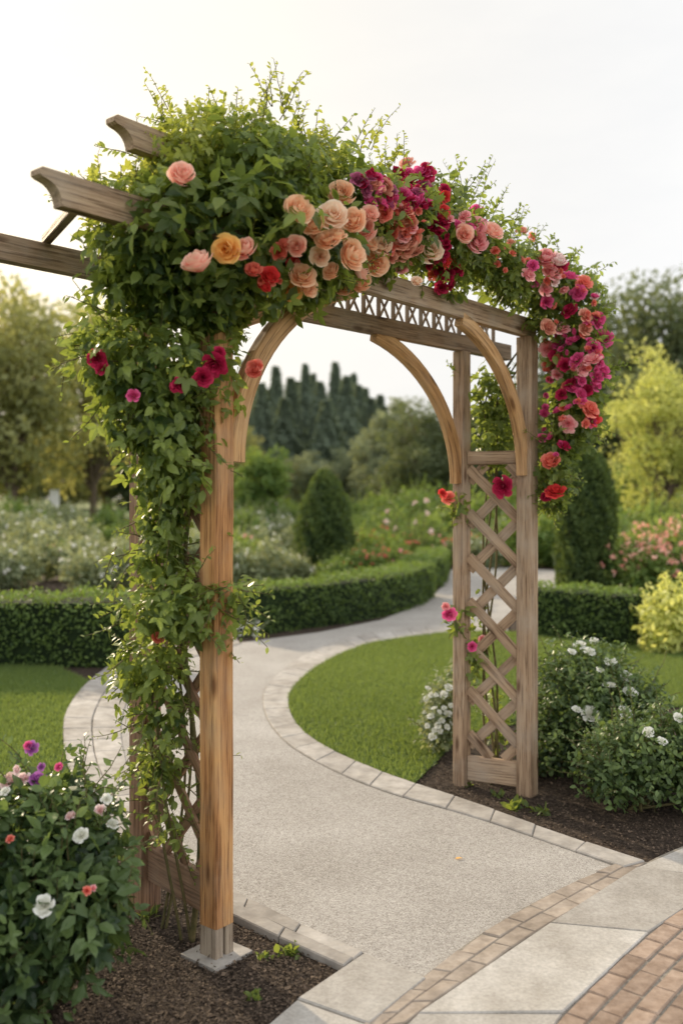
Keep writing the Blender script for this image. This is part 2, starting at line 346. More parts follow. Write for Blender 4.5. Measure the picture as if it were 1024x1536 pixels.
Cl=[(700,1740),(760,1640),(840,1536),(900,1475),(950,1428),(1024,1368),(1110,1318),(1200,1275),(1330,1225)]
bB=cw(B2l[:7]); bM=(A2+bB)/2
sheet('paving_bed',list(A2)+list(bB)[::-1],M['joint'],.0195)
strip('brick_edging',A2,bM,.16,M['brick'],.024,.003); strip('brick_edging',bM,bB,.16,M['brick'],.025,.003,phase=.5)
B2,C2=cw(B2l),cw(Cl); strip('concrete_walk',B2,C2,.62,M['slab'],.026,.004)
sheet('paving_bed',list(B2)+list(C2+np.array([2.2,-1.2,0]))[::-1],M['joint'],.0185)
T=norm(np.gradient(C2,axis=0)); Nn=np.stack([T[:,1],-T[:,0],0*T[:,0]],1)
for k in range(18): strip('brick_paving',C2+Nn*(.075*k+.004),C2+Nn*(.075*(k+1)),.15,M['brick_red'],.024,.004,phase=0 if k%2 else .5)
strip('concrete_walk',cw([(545,1440),(440,1512),(330,1610)]),cw([(640,1478),(550,1552),(456,1628)]),.3,M['slab'],.027,.005)
def blades(name,poly,n,h,label):
    x,y=sample_poly(poly,n); P=np.stack([x,y,np.full(n,.01)],1); d=np.array([0,0,1.0])+rng.normal(0,.45,(n,3)); nz=np.sin(x*2.1+1)*np.sin(y*1.7)+.5*np.sin(x*7)*np.sin(y*6+1)
    return stuff(build(name,[geo(BLD_V,BLD_F,P,d,rdir(n),h*rng.uniform(.5,1.2,n),np.clip(.4+.15*nz+rng.normal(0,.26,n),0,1))],M['grass']),label,'grass')
blades('lawn_grass',[p if p[0]<4.2 else np.array([4.2,p[1],0]) for p in LAWN1],170000,.04,'short mown grass of the curved lawn inside the path bend')
blades('lawn_grass',[p if p[0]>-4.2 else np.array([-4.2,p[1],0]) for p in LAWN2],80000,.04,'short mown grass of the lawn at left edge before the hedge')
soilL=gp([(350,1388),(440,1428),(515,1466),(440,1512),(400,1545),(330,1640),(0,1700),(-300,1600),(-300,1300),(140,1250),(225,1318)])
soilR=gp([(600,1178),(650,1150),(690,1110),(800,1085),(1024,1065),(1250,1080),(1200,1212),(1060,1258),(970,1296),(800,1243),(700,1207),(640,1190)])
def chips(poly,n,label):
    x,y=sample_poly(poly,n); P=np.stack([x,y,rng.uniform(.005,.013,n)],1); d=rng.normal(0,1,(n,3))*np.array([1,1,.3]); nn=np.array([0,0,1.0])+rng.normal(0,.4,(n,3))
    return stuff(build('bark_mulch',[geo(DIA_V,DIA_F,P,d,nn,rng.uniform(.005,.012,n)+.014*rng.random(n)**5,np.clip(rng.beta(1.5,3,n),0,1))],M['chips']),label,'mulch')
chips(soilL,45000,'dark bark mulch around the left post foot'); chips(soilR,30000,'dark bark mulch under the white flowering shrubs')
# ------------------------------------------------------------ arbor
LF=np.array([-.42,3.145,0]);LB=np.array([-.735,3.50,0]);RF=np.array([.962,4.844,0]);RB=np.array([.643,5.0,0])
arb=thing('garden_arbor','tall wooden garden arbor with curved braces and lattice sides spanning the path','arbor',(LF+RF)/2)
fd=norm((RF-LF)[None])[0]; bd=norm((RB-LB)[None])[0]; up=np.array([0,0,1.0])
def sweep(name,path,updir,w,h,mat,parent=arb,cham=.005):
    path=np.asarray(path,float); T=norm(np.gradient(path,axis=0)); U=np.broadcast_to(updir,T.shape); S=norm(np.cross(T,U)); U=np.cross(S,T)
    pr=[(-w/2+cham,-h/2),(w/2-cham,-h/2),(w/2,-h/2+cham),(w/2,h/2-cham),(w/2-cham,h/2),(-w/2+cham,h/2),(-w/2,h/2-cham),(-w/2,-h/2+cham)]
    V=[];gc=[];s=np.concatenate([[0],np.cumsum(np.linalg.norm(np.diff(path,axis=0),axis=1))]); off=rng.uniform(0,50,3)
    for i in range(len(path)):
        for a,b in pr: V.append(path[i]+S[i]*a+U[i]*b); gc.append((s[i]+off[0],a+off[1],b+off[2]))
    fs=[]; m=len(path)
    for i in range(m-1):
        for j in range(8): fs.append((i*8+j,i*8+(j+1)%8,(i+1)*8+(j+1)%8,(i+1)*8+j))
    fs.append(tuple(range(7,-1,-1))); fs.append(tuple((m-1)*8+j for j in range(8)))
    return build(name,[raw(V,fs)],mat,parent,vec=gc)
def plate(name,prof,o,dr,th,mat,parent=arb):
    n=len(prof); sd=np.cross(dr,up); V=[];gc=[];off=rng.uniform(0,50,3)
    for k in (-1,1):
        for s,z in prof: V.append(o+dr*s+up*z+sd*k*th/2); gc.append((s+off[0],k*th/2+off[1],z+off[2]))
    fs=[tuple(range(n))[::-1],tuple(range(n,2*n))]+[(i,(i+1)%n,n+(i+1)%n,n+i) for i in range(n)]
    return build(name,[raw(V,fs)],mat,parent,vec=gc)
ZT=2.375
sd=np.cross(fd,up)
M['steel_wood']=woodmat('grey post foot wood',(.20,.155,.115),(.33,.265,.20),(.42,.35,.27),(.38,.33,.28),.7)
zz=np.linspace(.115,ZT,14); P_=np.array([[LF[0],LF[1],z] for z in zz]); P_[1:-1,:2]+=rng.normal(0,.0008,(12,2)); p=sweep('post',P_,sd,.084,.084,M['wood_sunlit'],cham=.006)
for k in (-1,1): sweep('post_foot',[LF+fd*k*.0235+up*.014,LF+fd*k*.0235+up*.118],sd,.035,.08,M['steel_wood'],parent=p,cham=.003)
for B,w,dr,mt in ((LB,.088,bd,'wood_rear'),(RF,.085,fd,'wood_grey'),(RB,.072,bd,'wood_grey')):
    zz=np.linspace(-.02,ZT-.05 if B is RB or B is LB else ZT,14); sweep('post',np.array([[B[0],B[1],z] for z in zz]),np.cross(dr,up),w,w,M[mt],cham=.006)
def beamprof(L0,L1,h,corbL=True):
    pr=[]
    if corbL:
        pr+=[(L0+.01,h),(L0,h-.008),(L0,h-.022),(L0+.010,h-.028)]+[(L0+.014+.06*math.sin(t),h-.030-(h-.030)*(1-math.cos(t))) for t in np.linspace(.2,math.pi/2,7)]
    else: pr+=[(L0,h),(L0,0)]
    pr+=[(L1,0),(L1,h)]
    return pr[::-1]
fl=np.linalg.norm(RF-LF); bl=np.linalg.norm(RB-LB)
plate('beam',beamprof(-.69,fl+.06,.095),LF+up*(ZT+.002),fd,.045,M['wood_grey'])
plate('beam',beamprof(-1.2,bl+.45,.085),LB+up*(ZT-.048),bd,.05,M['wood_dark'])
pu=W(166,180,2.86); plate('beam',beamprof(0,1.0,.085),np.array([pu[0],pu[1],pu[2]-.07]),fd,.045,M['wood_grey'])
for t in (.12,.34,.56,.78,.97):
    a=LF+(RF-LF)*t; b=LB+(RB-LB)*t; dd=norm((b-a)[None])[0]
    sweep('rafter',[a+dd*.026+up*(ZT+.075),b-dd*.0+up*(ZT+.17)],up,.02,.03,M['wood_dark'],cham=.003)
def lstrip():
    Vs=[];fs=[];gc=[]; nrm=np.cross(bd,up); z0=ZT+.037; z1=ZT+.165; L0=.25; L1=bl+.35
    def bar(u0,za,u1,zb,w,dep,th):
        pa=np.array([u0,za]);pb_=np.array([u1,zb]); t=norm((pb_-pa)[None])[0]; nn=np.array([-t[1],t[0]])*w/2; b=len(Vs); off=rng.uniform(0,50,3); Ls=np.linalg.norm(pb_-pa)
        for (q,s) in ((pa,0),(pb_,Ls)):
            for e1,e2 in ((-1,-1),(1,-1),(1,1),(-1,1)):
                r=q+nn*e1; Vs.append(LB+bd*r[0]+up*r[1]+nrm*(dep+e2*th/2)); gc.append((s+off[0],e1*w+off[1],e2*th+off[2]))
        fs.extend([(b,b+1,b+5,b+4),(b+1,b+2,b+6,b+5),(b+2,b+3,b+7,b+6),(b+3,b,b+4,b+7),(b+3,b+2,b+1,b),(b+4,b+5,b+6,b+7)])
    bar(L0,z1+.008,L1,z1+.008,.016,0,.022)
    u=L0
    while u<L1-.1:
        bar(u,z0,u+.085,z1,.012,.005,.006); bar(u+.085,z0,u,z1,.012,-.005,.006); bar(u+.11,z0,u+.11,z1,.014,.0,.016); u+=.11
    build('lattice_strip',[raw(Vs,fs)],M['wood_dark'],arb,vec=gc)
lstrip()
a=LF+(RF-LF)*(-.25); b=LB+(RB-LB)*(-.20); dd=norm((b-a)[None])[0]; sweep('rafter',[a+dd*.026+up*(ZT+.03),b+up*(ZT+.055)],up,.03,.03,M['wood_dark'],cham=.003)
def brace(base,dr,span,z0,z1,mat,w=.045,th=.07,o0=.045):
    P=[]
    for t in np.linspace(0,1.32,18):
        P.append(base+dr*(o0+ (span-o0)*(1-math.cos(t))/(1-math.cos(1.32)))+up*(z0+(z1-z0)*math.sin(t)/math.sin(1.32)))
    sweep('brace',P,np.cross(dr,up),th,w,mat)
brace(RF,-fd,.66,1.66,ZT,M['wood_gold']); brace(RB,-bd,.72,1.62,ZT-.045,M['wood_gold'])
brace(LF,fd,.70,1.67,ZT-.01,M['wood_gold'],.045,.075,.08); brace(LB,bd,.62,1.62,ZT-.045,M['wood_gold'])
def panel(A,B,z0,z1,sp,mat,hw=.019):
    d=norm((B-A)[None])[0]; L=np.linalg.norm(B-A); nrm=np.cross(d,up); i0=.042; i1=L-.042
    for za,zb in ((z0-.13,z0),(z1,z1+.07)): sweep('rail',[A+d*i0*.9+up*(za+zb)/2,A+d*(L-i0*.9)+up*(za+zb)/2],up,.038,zb-za,mat)
    Vs=[];fs=[];gc=[]
    for sg,dep in ((1,-.0075),(-1,.0075)):
        c=-2.5
        while c<5:
            if sg>0: ua=max(i0,i0-c); ub=min(i1,i0+(z1-z0)-c)
            else: ua=max(i0,i0+c-(z1-z0)); ub=min(i1,i0+c)
            if ub-ua>.03:
                pa=np.array([ua,z0+c+sg*(ua-i0)]); pb_=np.array([ub,z0+c+sg*(ub-i0)]); t=norm((pb_-pa)[None])[0]; nn=np.array([-t[1],t[0]])*hw
                off=rng.uniform(0,50,3); b=len(Vs); Ls=np.linalg.norm(pb_-pa)
                for (q,s) in ((pa,0),(pb_,Ls)):
                    for e1,e2 in ((-1,-1),(1,-1),(1,1),(-1,1)):
                        r=q+nn*e1; Vs.append(A+d*r[0]+up*r[1]+nrm*(dep+e2*.006)); gc.append((s+off[0],e1*.021+off[1],e2*.006+off[2]))
                fs+=[(b,b+1,b+5,b+4),(b+1,b+2,b+6,b+5),(b+2,b+3,b+7,b+6),(b+3,b,b+4,b+7),(b+3,b+2,b+1,b),(b+4,b+5,b+6,b+7)]
            c+=sp
    build('lattice_panel',[raw(Vs,fs)],mat,arb,vec=gc)
panel(RF,RB,.17,1.72,.235,M['wood_grey'],.026); panel(LF,LB,.26,1.9,.215,M['wood_rear'])
Vb=[LF+fd*a*.085+sd*b*.085+up*z for z in (0,.016) for a,b in ((-1,-1),(1,-1),(1,1),(-1,1))]
o=build('concrete_footing',[raw(Vb,[(4,5,6,7),(0,1,5,4),(1,2,6,5),(2,3,7,6),(3,0,4,7)])],M['stone']); tag(o,'square concrete pad under the front left arbor post','footing')
# ------------------------------------------------------------ climbers
def pb(l):
    out=[]
    for px,py,D,rx,ry,rd,*k in l: out.append((W(px,py,D),(rx*D/F,rd,ry*D/F),*k))
    return out
VL=pb([(258,1215,3.24,20,44,.06,.3,.2),(250,1140,3.24,24,55,.07,.33,.1),(245,1065,3.22,32,50,.08,.4,.2),(232,990,3.2,50,42,.12,.65,.3),(268,905,3.12,72,50,.14,1,.15),(240,825,3.2,40,50,.10,.75,.3),(246,760,3.2,42,55,.12,.8,.05),(252,690,3.14,64,60,.15,.9,.2),(240,620,3.12,86,64,.19,.95,.0),(240,545,3.1,112,68,.22,.95,.1),(155,520,3.15,38,52,.14,.75,.35),
 (205,1010,3.3,34,50,.1,.5,.4),(225,1130,3.35,18,60,.06,.3,.25),(350,880,3.1,12,18,.04,.5,.35)])
vine=thing('climbing_vine','leafy climbing vine with crimson blooms wrapping the left arbor posts and lattice','vine',(-.60,3.3,0))
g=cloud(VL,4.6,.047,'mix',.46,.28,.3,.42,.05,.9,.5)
def outline_shoots(blobs,n,lmin,lmax,size,tint,bend=(0,0,-.5),upb=.2,nl=9,tm='leaf'):
    gs=[];ls=[]
    for i in range(n):
        b=blobs[rng.integers(len(blobs))]; d=rdir(1)[0]; d[1]=-abs(d[1])*.5 if rng.random()<.7 else d[1]; P=np.array(b[0])+d*np.array(b[1])*.9
        L=rng.uniform(lmin,lmax); s,l=shoot(P,d+np.array([0,0,upb]),L,int(nl*L/lmax)+4,size,bend,np.clip(tint+rng.normal(0,.15),0,1),tm); gs.append(s);ls.append(l)
    return gs,ls
s1,l1=outline_shoots(VL,120,.08,.22,.040,.75,(0,0,-.9),0)
for px,py,dx,dz,L in ((130,500,-1,.1,.14),(115,520,-.7,-.6,.2),(140,600,-.6,-.9,.18),(190,905,-1,-.2,.13),(175,930,-.9,-.5,.15),(345,880,1,.1,.08),(150,470,-1,.3,.15),(170,990,-.8,-.5,.12),(200,1080,-.4,-1,.2),(330,900,.9,-.4,.1),(160,820,-.5,-.9,.14)):
    s,l=shoot(W(px+15,py,3.1),(dx,-.1,dz),L,10,.05,(0,0,-.5),.95); s1.append(s);l1.append(l)
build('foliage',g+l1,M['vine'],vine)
for k in range(4):
    a=rng.uniform(0,6); z=np.linspace(0.0,2.1,26); base=LF*.55+LB*.45
    pts=np.stack([base[0]+.06*np.sin(z*3.1+a)-.05+.02*k*.5,base[1]-.02+.07*np.cos(z*2.6+a),z],1); s1.append(tube(pts,np.linspace(.006,.0035,26),6))
build('stem',s1,M['stem'],vine,smooth=True)
blooms_px(vine,[(145,538,13,'crimson','pom'),(152,552,9,'crimson','pom'),(322,548,19,'crimson','pom'),(305,566,14,'crimson','pom'),(270,577,12,'crimson','pom'),(200,592,9,'magenta','pom'),(330,530,10,'crimson','pom'),(262,580,9,'crimson','pom'),(237,957,8,'coral','rose'),(384,555,15,'coral','rose')],VL,3.05)
VT=pb([(290,430,3.1,135,52,.24,1,-.05),(235,370,3.08,85,85,.28,1,.05),(330,340,3.08,140,80,.32,1,-.15,1.2),(285,255,3.15,78,50,.28,1,.25,.75),(400,270,3.2,100,66,.32,1,.1,.85),(455,360,3.3,90,72,.26,1,-.15,1.1),(520,305,3.55,72,64,.26,1,0),(585,335,3.8,68,62,.22,1,-.05),(450,425,3.3,42,32,.14),(500,402,3.5,38,28,.12),(560,382,3.75,40,26,.12),(180,310,3.1,38,50,.15,.5,.2),(340,218,3.2,95,34,.26,.6,.35,.65),(470,245,3.4,55,34,.2,.6,.3,.7),(325,468,3.15,45,28,.14)])
top=thing('climbing_rose','climbing rose with big peach and apricot blooms heaped over the arbor top left','rose',(-.30,3.45,0))
dark=[b for b in VT if (len(b)<4 or b[3]<=.1)]; lightb=[b for b in VT if len(b)>3 and b[3]>.1]
gd=cloud(dark,4.9,.053,'mix',.40,.27,.4,.45,.05,.6,.42); gl=cloud(lightb,4.2,.040,'mix',.45,.27,.3,.4,.05,.2,.5)
s2,l2=outline_shoots(VT,110,.06,.16,.040,.7,(0,0,-.5),.1)
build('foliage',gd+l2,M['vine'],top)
s3,l3=outline_shoots([b for b in VT if b[0][2]>H+.85],90,.06,.16,.032,.6,(0,0,.2),.8,9)
for px,py,L,dx,D in ((395,185,.24,.1,3.2),(420,180,.2,.3,3.2),(440,200,.15,.5,3.25),(265,190,.2,-.5,3.15),(250,195,.16,-.2,3.15),(290,200,.14,.1,3.1),(335,185,.12,.1,3.15),(530,230,.2,.3,3.5),(545,225,.2,.1,3.55),(575,260,.12,.6,3.7),(590,260,.12,.2,3.8),(600,245,.12,.4,3.8),(150,330,.18,-1,3.05),(170,300,.18,-1.2,3.05),(140,360,.12,-.7,3.05),(405,160,.16,-.1,3.2),(425,170,.18,0,3.2),(470,225,.14,.2,3.3),(310,200,.13,-.2,3.15),(360,195,.12,.2,3.2)):
    for q in range(2):
        s,l=shoot(W(px+rng.normal(0,6),py,D),(dx+rng.normal(0,.25),rng.normal(0,.15),1),L*rng.uniform(.8,1.1),13,.034,(0,0,.1),.7,r=.002); s3.append(s);l3.append(l)
build('young_foliage',gl+l3,M['vine_top'],top)
for k in range(5):
    t=np.linspace(0,1,24); a=LF+up*ZT; b=LF+(RF-LF)*.45+up*(ZT+.15); pts=a[None]*(1-t[:,None])+b[None]*t[:,None]; pts[:,2]+=.1*np.sin(t*5+k)+.14; pts[:,1]+=.08*np.sin(t*4+k*2); s3.append(tube(pts,.007,5))
s2.append(tube([LF+np.array([-.10,.1,z])+np.array([.03*math.sin(z*4),0,0]) for z in np.linspace(0,2.5,24)],np.linspace(.012,.006,24),6))
build('stem',s2+s3,M['stem'],top,smooth=True)
B1=[(273,264,19,'pinkpeach'),(297,398,22,'pinkpeach'),(340,374,21,'orange'),(368,375,19,'pinkpeach'),(445,316,21,'peach'),(470,338,17,'peach'),(499,325,21,'lightpeach'),(511,292,18,'peach'),(530,333,18,'peach'),(547,345,18,'pinkpeach'),(491,362,18,'peach'),(445,370,16,'pinkpeach'),(523,382,22,'peach'),(563,395,20,'peach'),(452,415,18,'peach'),(438,438,15,'orange'),(516,432,17,'peach'),(540,425,16,'peach'),(625,423,9,'lightpeach'),(418,378,12,'coral'),(440,398,12,'red'),(380,406,13,'coral'),(405,415,13,'red'),(395,431,10,'red'),(537,408,16,'pinkpeach'),(475,352,12,'peach'),(428,368,9,'coral'),(572,370,14,'lightpeach'),(555,322,14,'pinkpeach'),(462,432,13,'peach'),(504,355,15,'peach'),(480,385,14,'lightpeach'),(552,365,15,'peach'),(498,408,14,'peach')]
blooms_px(top,B1,VT,3.5)
def spread(poly,n):
    x,y=sample_poly([(a,b,0) for a,b in poly],n*25); x=list(zip(x,y)); ch=[x[0]]
    for k in range(n-1):
        c=x[1+k*24:1+(k+1)*24][:8]; ch.append(max(c,key=lambda q:min((q[0]-e[0])**2+(q[1]-e[1])**2 for e in ch)) if c else x[-1])
    return ch
def scatter_px(poly,n,rr,cols,kind):
    return [(float(a),float(b),float(rng.uniform(*rr)),random.choice(cols),kind) for a,b in spread(poly,n)]
def bud_px(poly,n,lo,hi):
    x,y=sample_poly([(a,b,0) for a,b in poly],n); return [(float(a),float(b),float(rng.uniform(lo,hi))) for a,b in zip(x,y)]
B1b=scatter_px([(530,268),(575,258),(588,305),(552,308)],12,(8,13),['plum','magenta','plum','dusty'],'pom')+scatter_px([(580,265),(640,250),(645,300),(595,312)],18,(8,13),['magenta','magenta','crimson','plum'],'pom')+scatter_px([(575,312),(612,312),(628,375),(582,375)],15,(9,13),['dusty','coral','pink','dusty'],'pom')+scatter_px([(585,385),(615,375),(612,400),(590,410)],4,(7,11),['pink','dusty'],'pom')
blooms_px(top,B1b,VT,3.75)
buds(top,bud_px([(530,262),(640,245),(650,320),(580,320)],45,3.5,7),VT,3.75,'crimson')
buds(top,bud_px([(570,305),(640,310),(630,385),(580,380)],35,3.5,7.5),VT,3.75,'coral')
buds(top,bud_px([(370,360),(470,360),(470,445),(390,440)],12,4,6.5),VT,3.4,'coral')
VR=pb([(645,335,4.05,62,66,.22,1,0),(700,370,4.3,52,50,.2,1,0),(755,398,4.5,48,46,.18,1,0),(815,422,4.75,46,46,.18,1,0),(862,470,4.85,42,60,.2,1,0),(868,550,4.85,40,60,.2,1,.0),(858,620,4.85,38,54,.18,1,0),(834,690,4.85,22,50,.12,1,.05),(828,740,4.85,13,24,.08,.8,.05),(738,590,5.04,36,42,.10,.9,.3),(745,650,5.04,36,45,.09,.7,.25),(740,700,5.04,25,30,.07,.3,.2),(715,960,5.07,14,60,.05,.4,.2),(745,1080,5.12,18,50,.05,.4,0),
 (684,755,4.97,16,14,.05,.6,.2),(688,925,4.97,13,22,.05,.6,.2),(712,985,5.0,14,26,.05,.6,.2),(672,420,4.2,26,24,.08,.7,0),(765,440,4.5,28,22,.07,.5,.05),(812,468,4.74,26,34,.07,.6,.1)])
rr=thing('climbing_rose','climbing rose with pink coral and crimson clusters covering the right arbor shoulder','rose',(1.06,4.92,0))
g=cloud(VR,5.0,.050,'mix',.46,.27,.3,.45,.05,.6,.42)
s4,l4=outline_shoots(VR[:9],130,.07,.18,.042,.75,(0,0,-.2),.2)
for px,py,L,dx,D in ((660,285,.16,.5,4.1),(700,310,.22,.5,4.3),(715,315,.26,.3,4.35),(730,330,.18,.6,4.4),(770,355,.16,.3,4.6),(690,300,.2,.1,4.3),(800,375,.15,.4,4.7),(690,800,.2,-.2,5.0),(700,770,.12,-1.5,4.97),(700,950,.14,-1.2,4.97),(700,790,.14,-.7,4.97),(830,690,.2,.8,4.85),(690,570,.12,-.5,5.0),(715,1010,.15,-.3,5.0)):
    for q in range(2):
        s,l=shoot(W(px+rng.normal(0,5),py,D),(dx+rng.normal(0,.2),rng.normal(0,.15),1),L,13,.038,(0,0,.1),.75,r=.002); s4.append(s);l4.append(l)
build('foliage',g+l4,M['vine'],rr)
for k in range(4):
    t=np.linspace(0,1,30)
    pts=np.stack([.80+.04*np.sin(t*9+k)+.26*np.clip((t-.85)/.15,0,1),np.full(30,5.03)-.12*np.clip((t-.85)/.15,0,1)+.015*np.cos(t*7+k),t*2.45],1); s4.append(tube(pts,np.linspace(.007,.004,30),6))
build('stem',s4,M['stem'],rr,smooth=True)
B2=[(610,243,11,'dusty','pom'),(642,377,19,'lightpeach'),(712,345,17,'pink'),(714,362,15,'pink'),(738,348,15,'pinkpeach'),(696,352,13,'pinkpeach'),(752,730,16,'crimson','pom'),(672,746,10,'coral','pom'),(664,740,7,'red','pom'),(673,920,10,'magenta','pom'),(668,910,6,'pink','pom'),(708,970,7,'magenta','pom'),(722,958,6,'pink','pom'),(825,693,12,'coral'),(832,735,15,'red','pom'),(812,656,8,'magenta','pom'),(885,612,14,'coral','pom'),(890,628,12,'red','pom'),(648,412,8,'coral','pom'),(782,345,9,'dusty','pom'),(818,388,15,'pink'),(835,392,13,'palepink'),(828,408,13,'pink','pom'),(820,745,9,'crimson','pom'),(765,362,8,'dusty','pom'),(798,355,7,'coral','pom')]
B2+=scatter_px([(630,262),(668,280),(668,345),(632,340)],13,(8,12),['crimson','crimson','magenta','red'],'pom')+scatter_px([(655,385),(695,380),(680,435),(655,440)],8,(8,11),['crimson','crimson','red'],'pom')+scatter_px([(660,310),(725,315),(745,350),(670,345)],8,(8,12),['dusty','pink','magenta'],'pom')
B2+=scatter_px([(790,392),(845,390),(905,435),(908,560),(885,620),(820,560),(815,470),(790,440)],35,(7,14),['pink','pink','dusty','magenta','magenta','palepink','dusty','coral','crimson'],'pom')+scatter_px([(830,560),(900,560),(888,650),(820,680),(812,620)],9,(8,12),['coral','crimson','magenta','pink'],'pom')
blooms_px(rr,B2,VR,4.8)
buds(rr,bud_px([(630,265),(670,280),(690,435),(640,400)],30,4,7),VR,4.2,'crimson')
buds(rr,bud_px([(680,315),(750,330),(800,380),(905,440),(905,600),(870,670),(818,600),(818,480),(790,430),(700,380)],50,3.5,7),VR,4.8,'coral')
buds(rr,bud_px([(840,430),(905,440),(905,580),(835,700),(812,640),(822,520)],36,3.5,6.5),VR,4.8,'magenta')
# ------------------------------------------------------------ shrubs near
def shrub(name,label,cat,base,blobs,size,mat,dens=5,tmpl='leaf',tb=.4,blooms=(),defD=5,group=None,shoots=30,tint=.6,bname='bloom',sl=.18):
    t=thing(name,label,cat,base,group)
    g=cloud(blobs,dens,size,tmpl,tb,.26,.4,.4,.02,.2,.5)
    s,l=outline_shoots(blobs,shoots,.06,sl,size*.85,tint,(0,0,-.1),.7) if shoots else ([],[])
    build('foliage',g+l,mat,t)
    for k in range(9):
        a=rng.uniform(0,6.28); b=blobs[rng.integers(len(blobs))]; e=np.array(b[0])+rng.normal(0,.3,3)*np.array(b[1]); p0=np.array(base)+np.array([math.cos(a)*.04,math.sin(a)*.04,0])
        q=np.linspace(0,1,7)[:,None]; s.append(tube(p0*(1-q)+e*q+np.sin(q*3.1)*np.array([.03,0,.03]),np.linspace(.008,.003,7),5))
    build('stem',s,M['stem'],t,smooth=True)
    for e in blooms:
        px,py,r,c,kd=e; P,n=surf(px,py,blobs,defD,.03); d=norm((n*.5+np.array([0,-.7,.8])+rng.normal(0,.25,3))[None])[0]; place_bloom(t,P,d,r*P[1]/F,kd,c,bname)
    return t
RB1=pb([(80,1330,2.85,98,105,.28),(40,1240,2.95,85,75,.25),(130,1270,2.9,50,66,.2),(20,1420,2.75,95,90,.28),(138,1370,2.8,48,72,.2),(-80,1330,2.8,100,120,.3),(95,1205,3.0,40,32,.15)])
shrub('rose_bush','dark leaved rose bush with white and pink blooms at the lower left corner','rose bush',(-.90,2.86,0),RB1,.055,M['rose_leaf'],4.2,'mix',.33,
 [(66,1358,14,'white','pom'),(121,1252,12,'white','pom'),(135,1192,11,'white','pom'),(160,1198,8,'white','pom'),(12,1170,13,'palepink','pom'),(35,1166,10,'palepink','pom'),(57,1167,12,'violet','pom'),(47,1122,10,'violet','pom'),(106,1222,9,'palepink','pom'),(15,1258,6,'coral','pom'),(131,1336,6,'coral','pom'),(140,1332,5,'pink','pom'),(75,1185,8,'white','pom'),(42,1118,6,'magenta','pom'),(170,1235,8,'white','pom'),(8,1186,7,'white','pom'),(88,1150,6,'magenta','pom'),(25,1155,7,'palepink','pom'),(62,1150,6,'violet','pom'),(150,1215,8,'palepink','pom')],2.8,shoots=130,bname='rose_bloom',sl=.24)
SW1=pb([(850,1050,5.3,70,80,.28),(880,1000,5.5,60,40,.25),(820,1110,5.2,40,60,.2),(905,1090,5.2,60,70,.25),(950,1050,5.3,45,40,.2)])
shrub('flowering_shrub','taller dark shrub with white flower heads behind the right arbor post','shrub',(1.30,5.25,0),SW1,.036,M['rose_leaf'],4.8,'leaf',.5,[(868,965,11,'white','flat'),(884,975,10,'white','flat'),(858,976,8,'white','flat'),(915,990,9,'white','flat'),(940,1012,12,'white','flat'),(885,1070,14,'white','flat'),(913,1025,10,'white','flat'),(945,1035,11,'white','flat'),(938,1068,12,'white','flat'),(865,1062,8,'white','flat'),(890,960,8,'white','flat'),(900,1003,7,'white','flat')],5.2,shoots=90,bname='flower_head',sl=.24)
SW2=pb([(960,1130,4.65,70,66,.26),(915,1150,4.6,50,50,.2),(1020,1135,4.6,60,66,.25),(1090,1140,4.7,60,75,.25)])
shrub('flowering_shrub','round low shrub with three white flower heads at the right edge beside the path','shrub',(1.46,4.62,0),SW2,.036,M['rose_leaf'],4.6,'leaf',.55,[(972,1097,10,'white','flat'),(993,1110,9,'white','flat'),(1018,1075,9,'white','flat')],4.5,shoots=110,bname='flower_head',sl=.22)
SW3=pb([(662,1062,5.7,26,48,.14),(655,1090,5.6,22,36,.12),(690,1020,5.8,20,30,.1)])
shrub('flowering_shrub','small shrub dotted with tiny white blossoms on the lawn side of the right arbor','shrub',(.60,5.75,0),SW3,.035,M['greygreen'],5,'leaf',.4,scatter_px([(640,1030),(690,1030),(690,1080),(650,1110),(635,1080)],26,(4,6.5),['white'],'flat'),5.6,shoots=16,bname='flower_head')
SW4=pb([(370,942,10.4,22,16,.2)])
shrub('flowering_shrub','small pale flowering plant at the foot of the middle hedge by the path','shrub',G(370,955),SW4,.05,M['greygreen'],4,'leaf',.7,scatter_px([(350,930),(390,930),(388,955),(352,955)],10,(3,5),['white'],'flat'),10,shoots=6,bname='flower_head')
SW5=pb([(1000,925,9.3,42,50,.35),(1050,920,9.4,50,58,.4),(985,960,9.2,22,25,.2)])
shrub('golden_shrub','bright yellow green shrub at the right edge beyond the lawn','shrub',G(1010,980),SW5,.07,M['lime'],5,'leaf',.5,shoots=20)
for i,(px,py,w) in enumerate(((435,1432,.9),(770,1215,1.3),(812,1222,1),(220,1380,1),(395,1440,.5),(745,1195,.8),(700,1180,.6),(380,1500,.6))):
    b=G(px,py); n=26; P=b+np.stack([rng.normal(0,.02*w,n),rng.normal(0,.02*w,n),np.full(n,.008)],1)
    tag(build('weed_tuft',[geo(LEAF_V,LEAF_F,P,rng.normal(0,.8,(n,3))+np.array([0,0,.5]),rdir(n)+np.array([0,0,1.]),.045*w*rng.uniform(.6,1.2,n),rng.uniform(.1,.6,n))],M['vine'],origin=tuple(b)),'small green weed tuft sprouting from dark mulch','weed','weed tufts on the mulch')
tag(build('fallen_petal',[geo(LEAF_V,LEAF_F,np.array([G(682,1288,.02)]),np.array([[1,.2,.1]]),np.array([[0,0,1.]]),.035,.6)],M['p_orange'],origin=tuple(G(682,1288,.018))),'single orange petal fallen on the gravel path','petal')
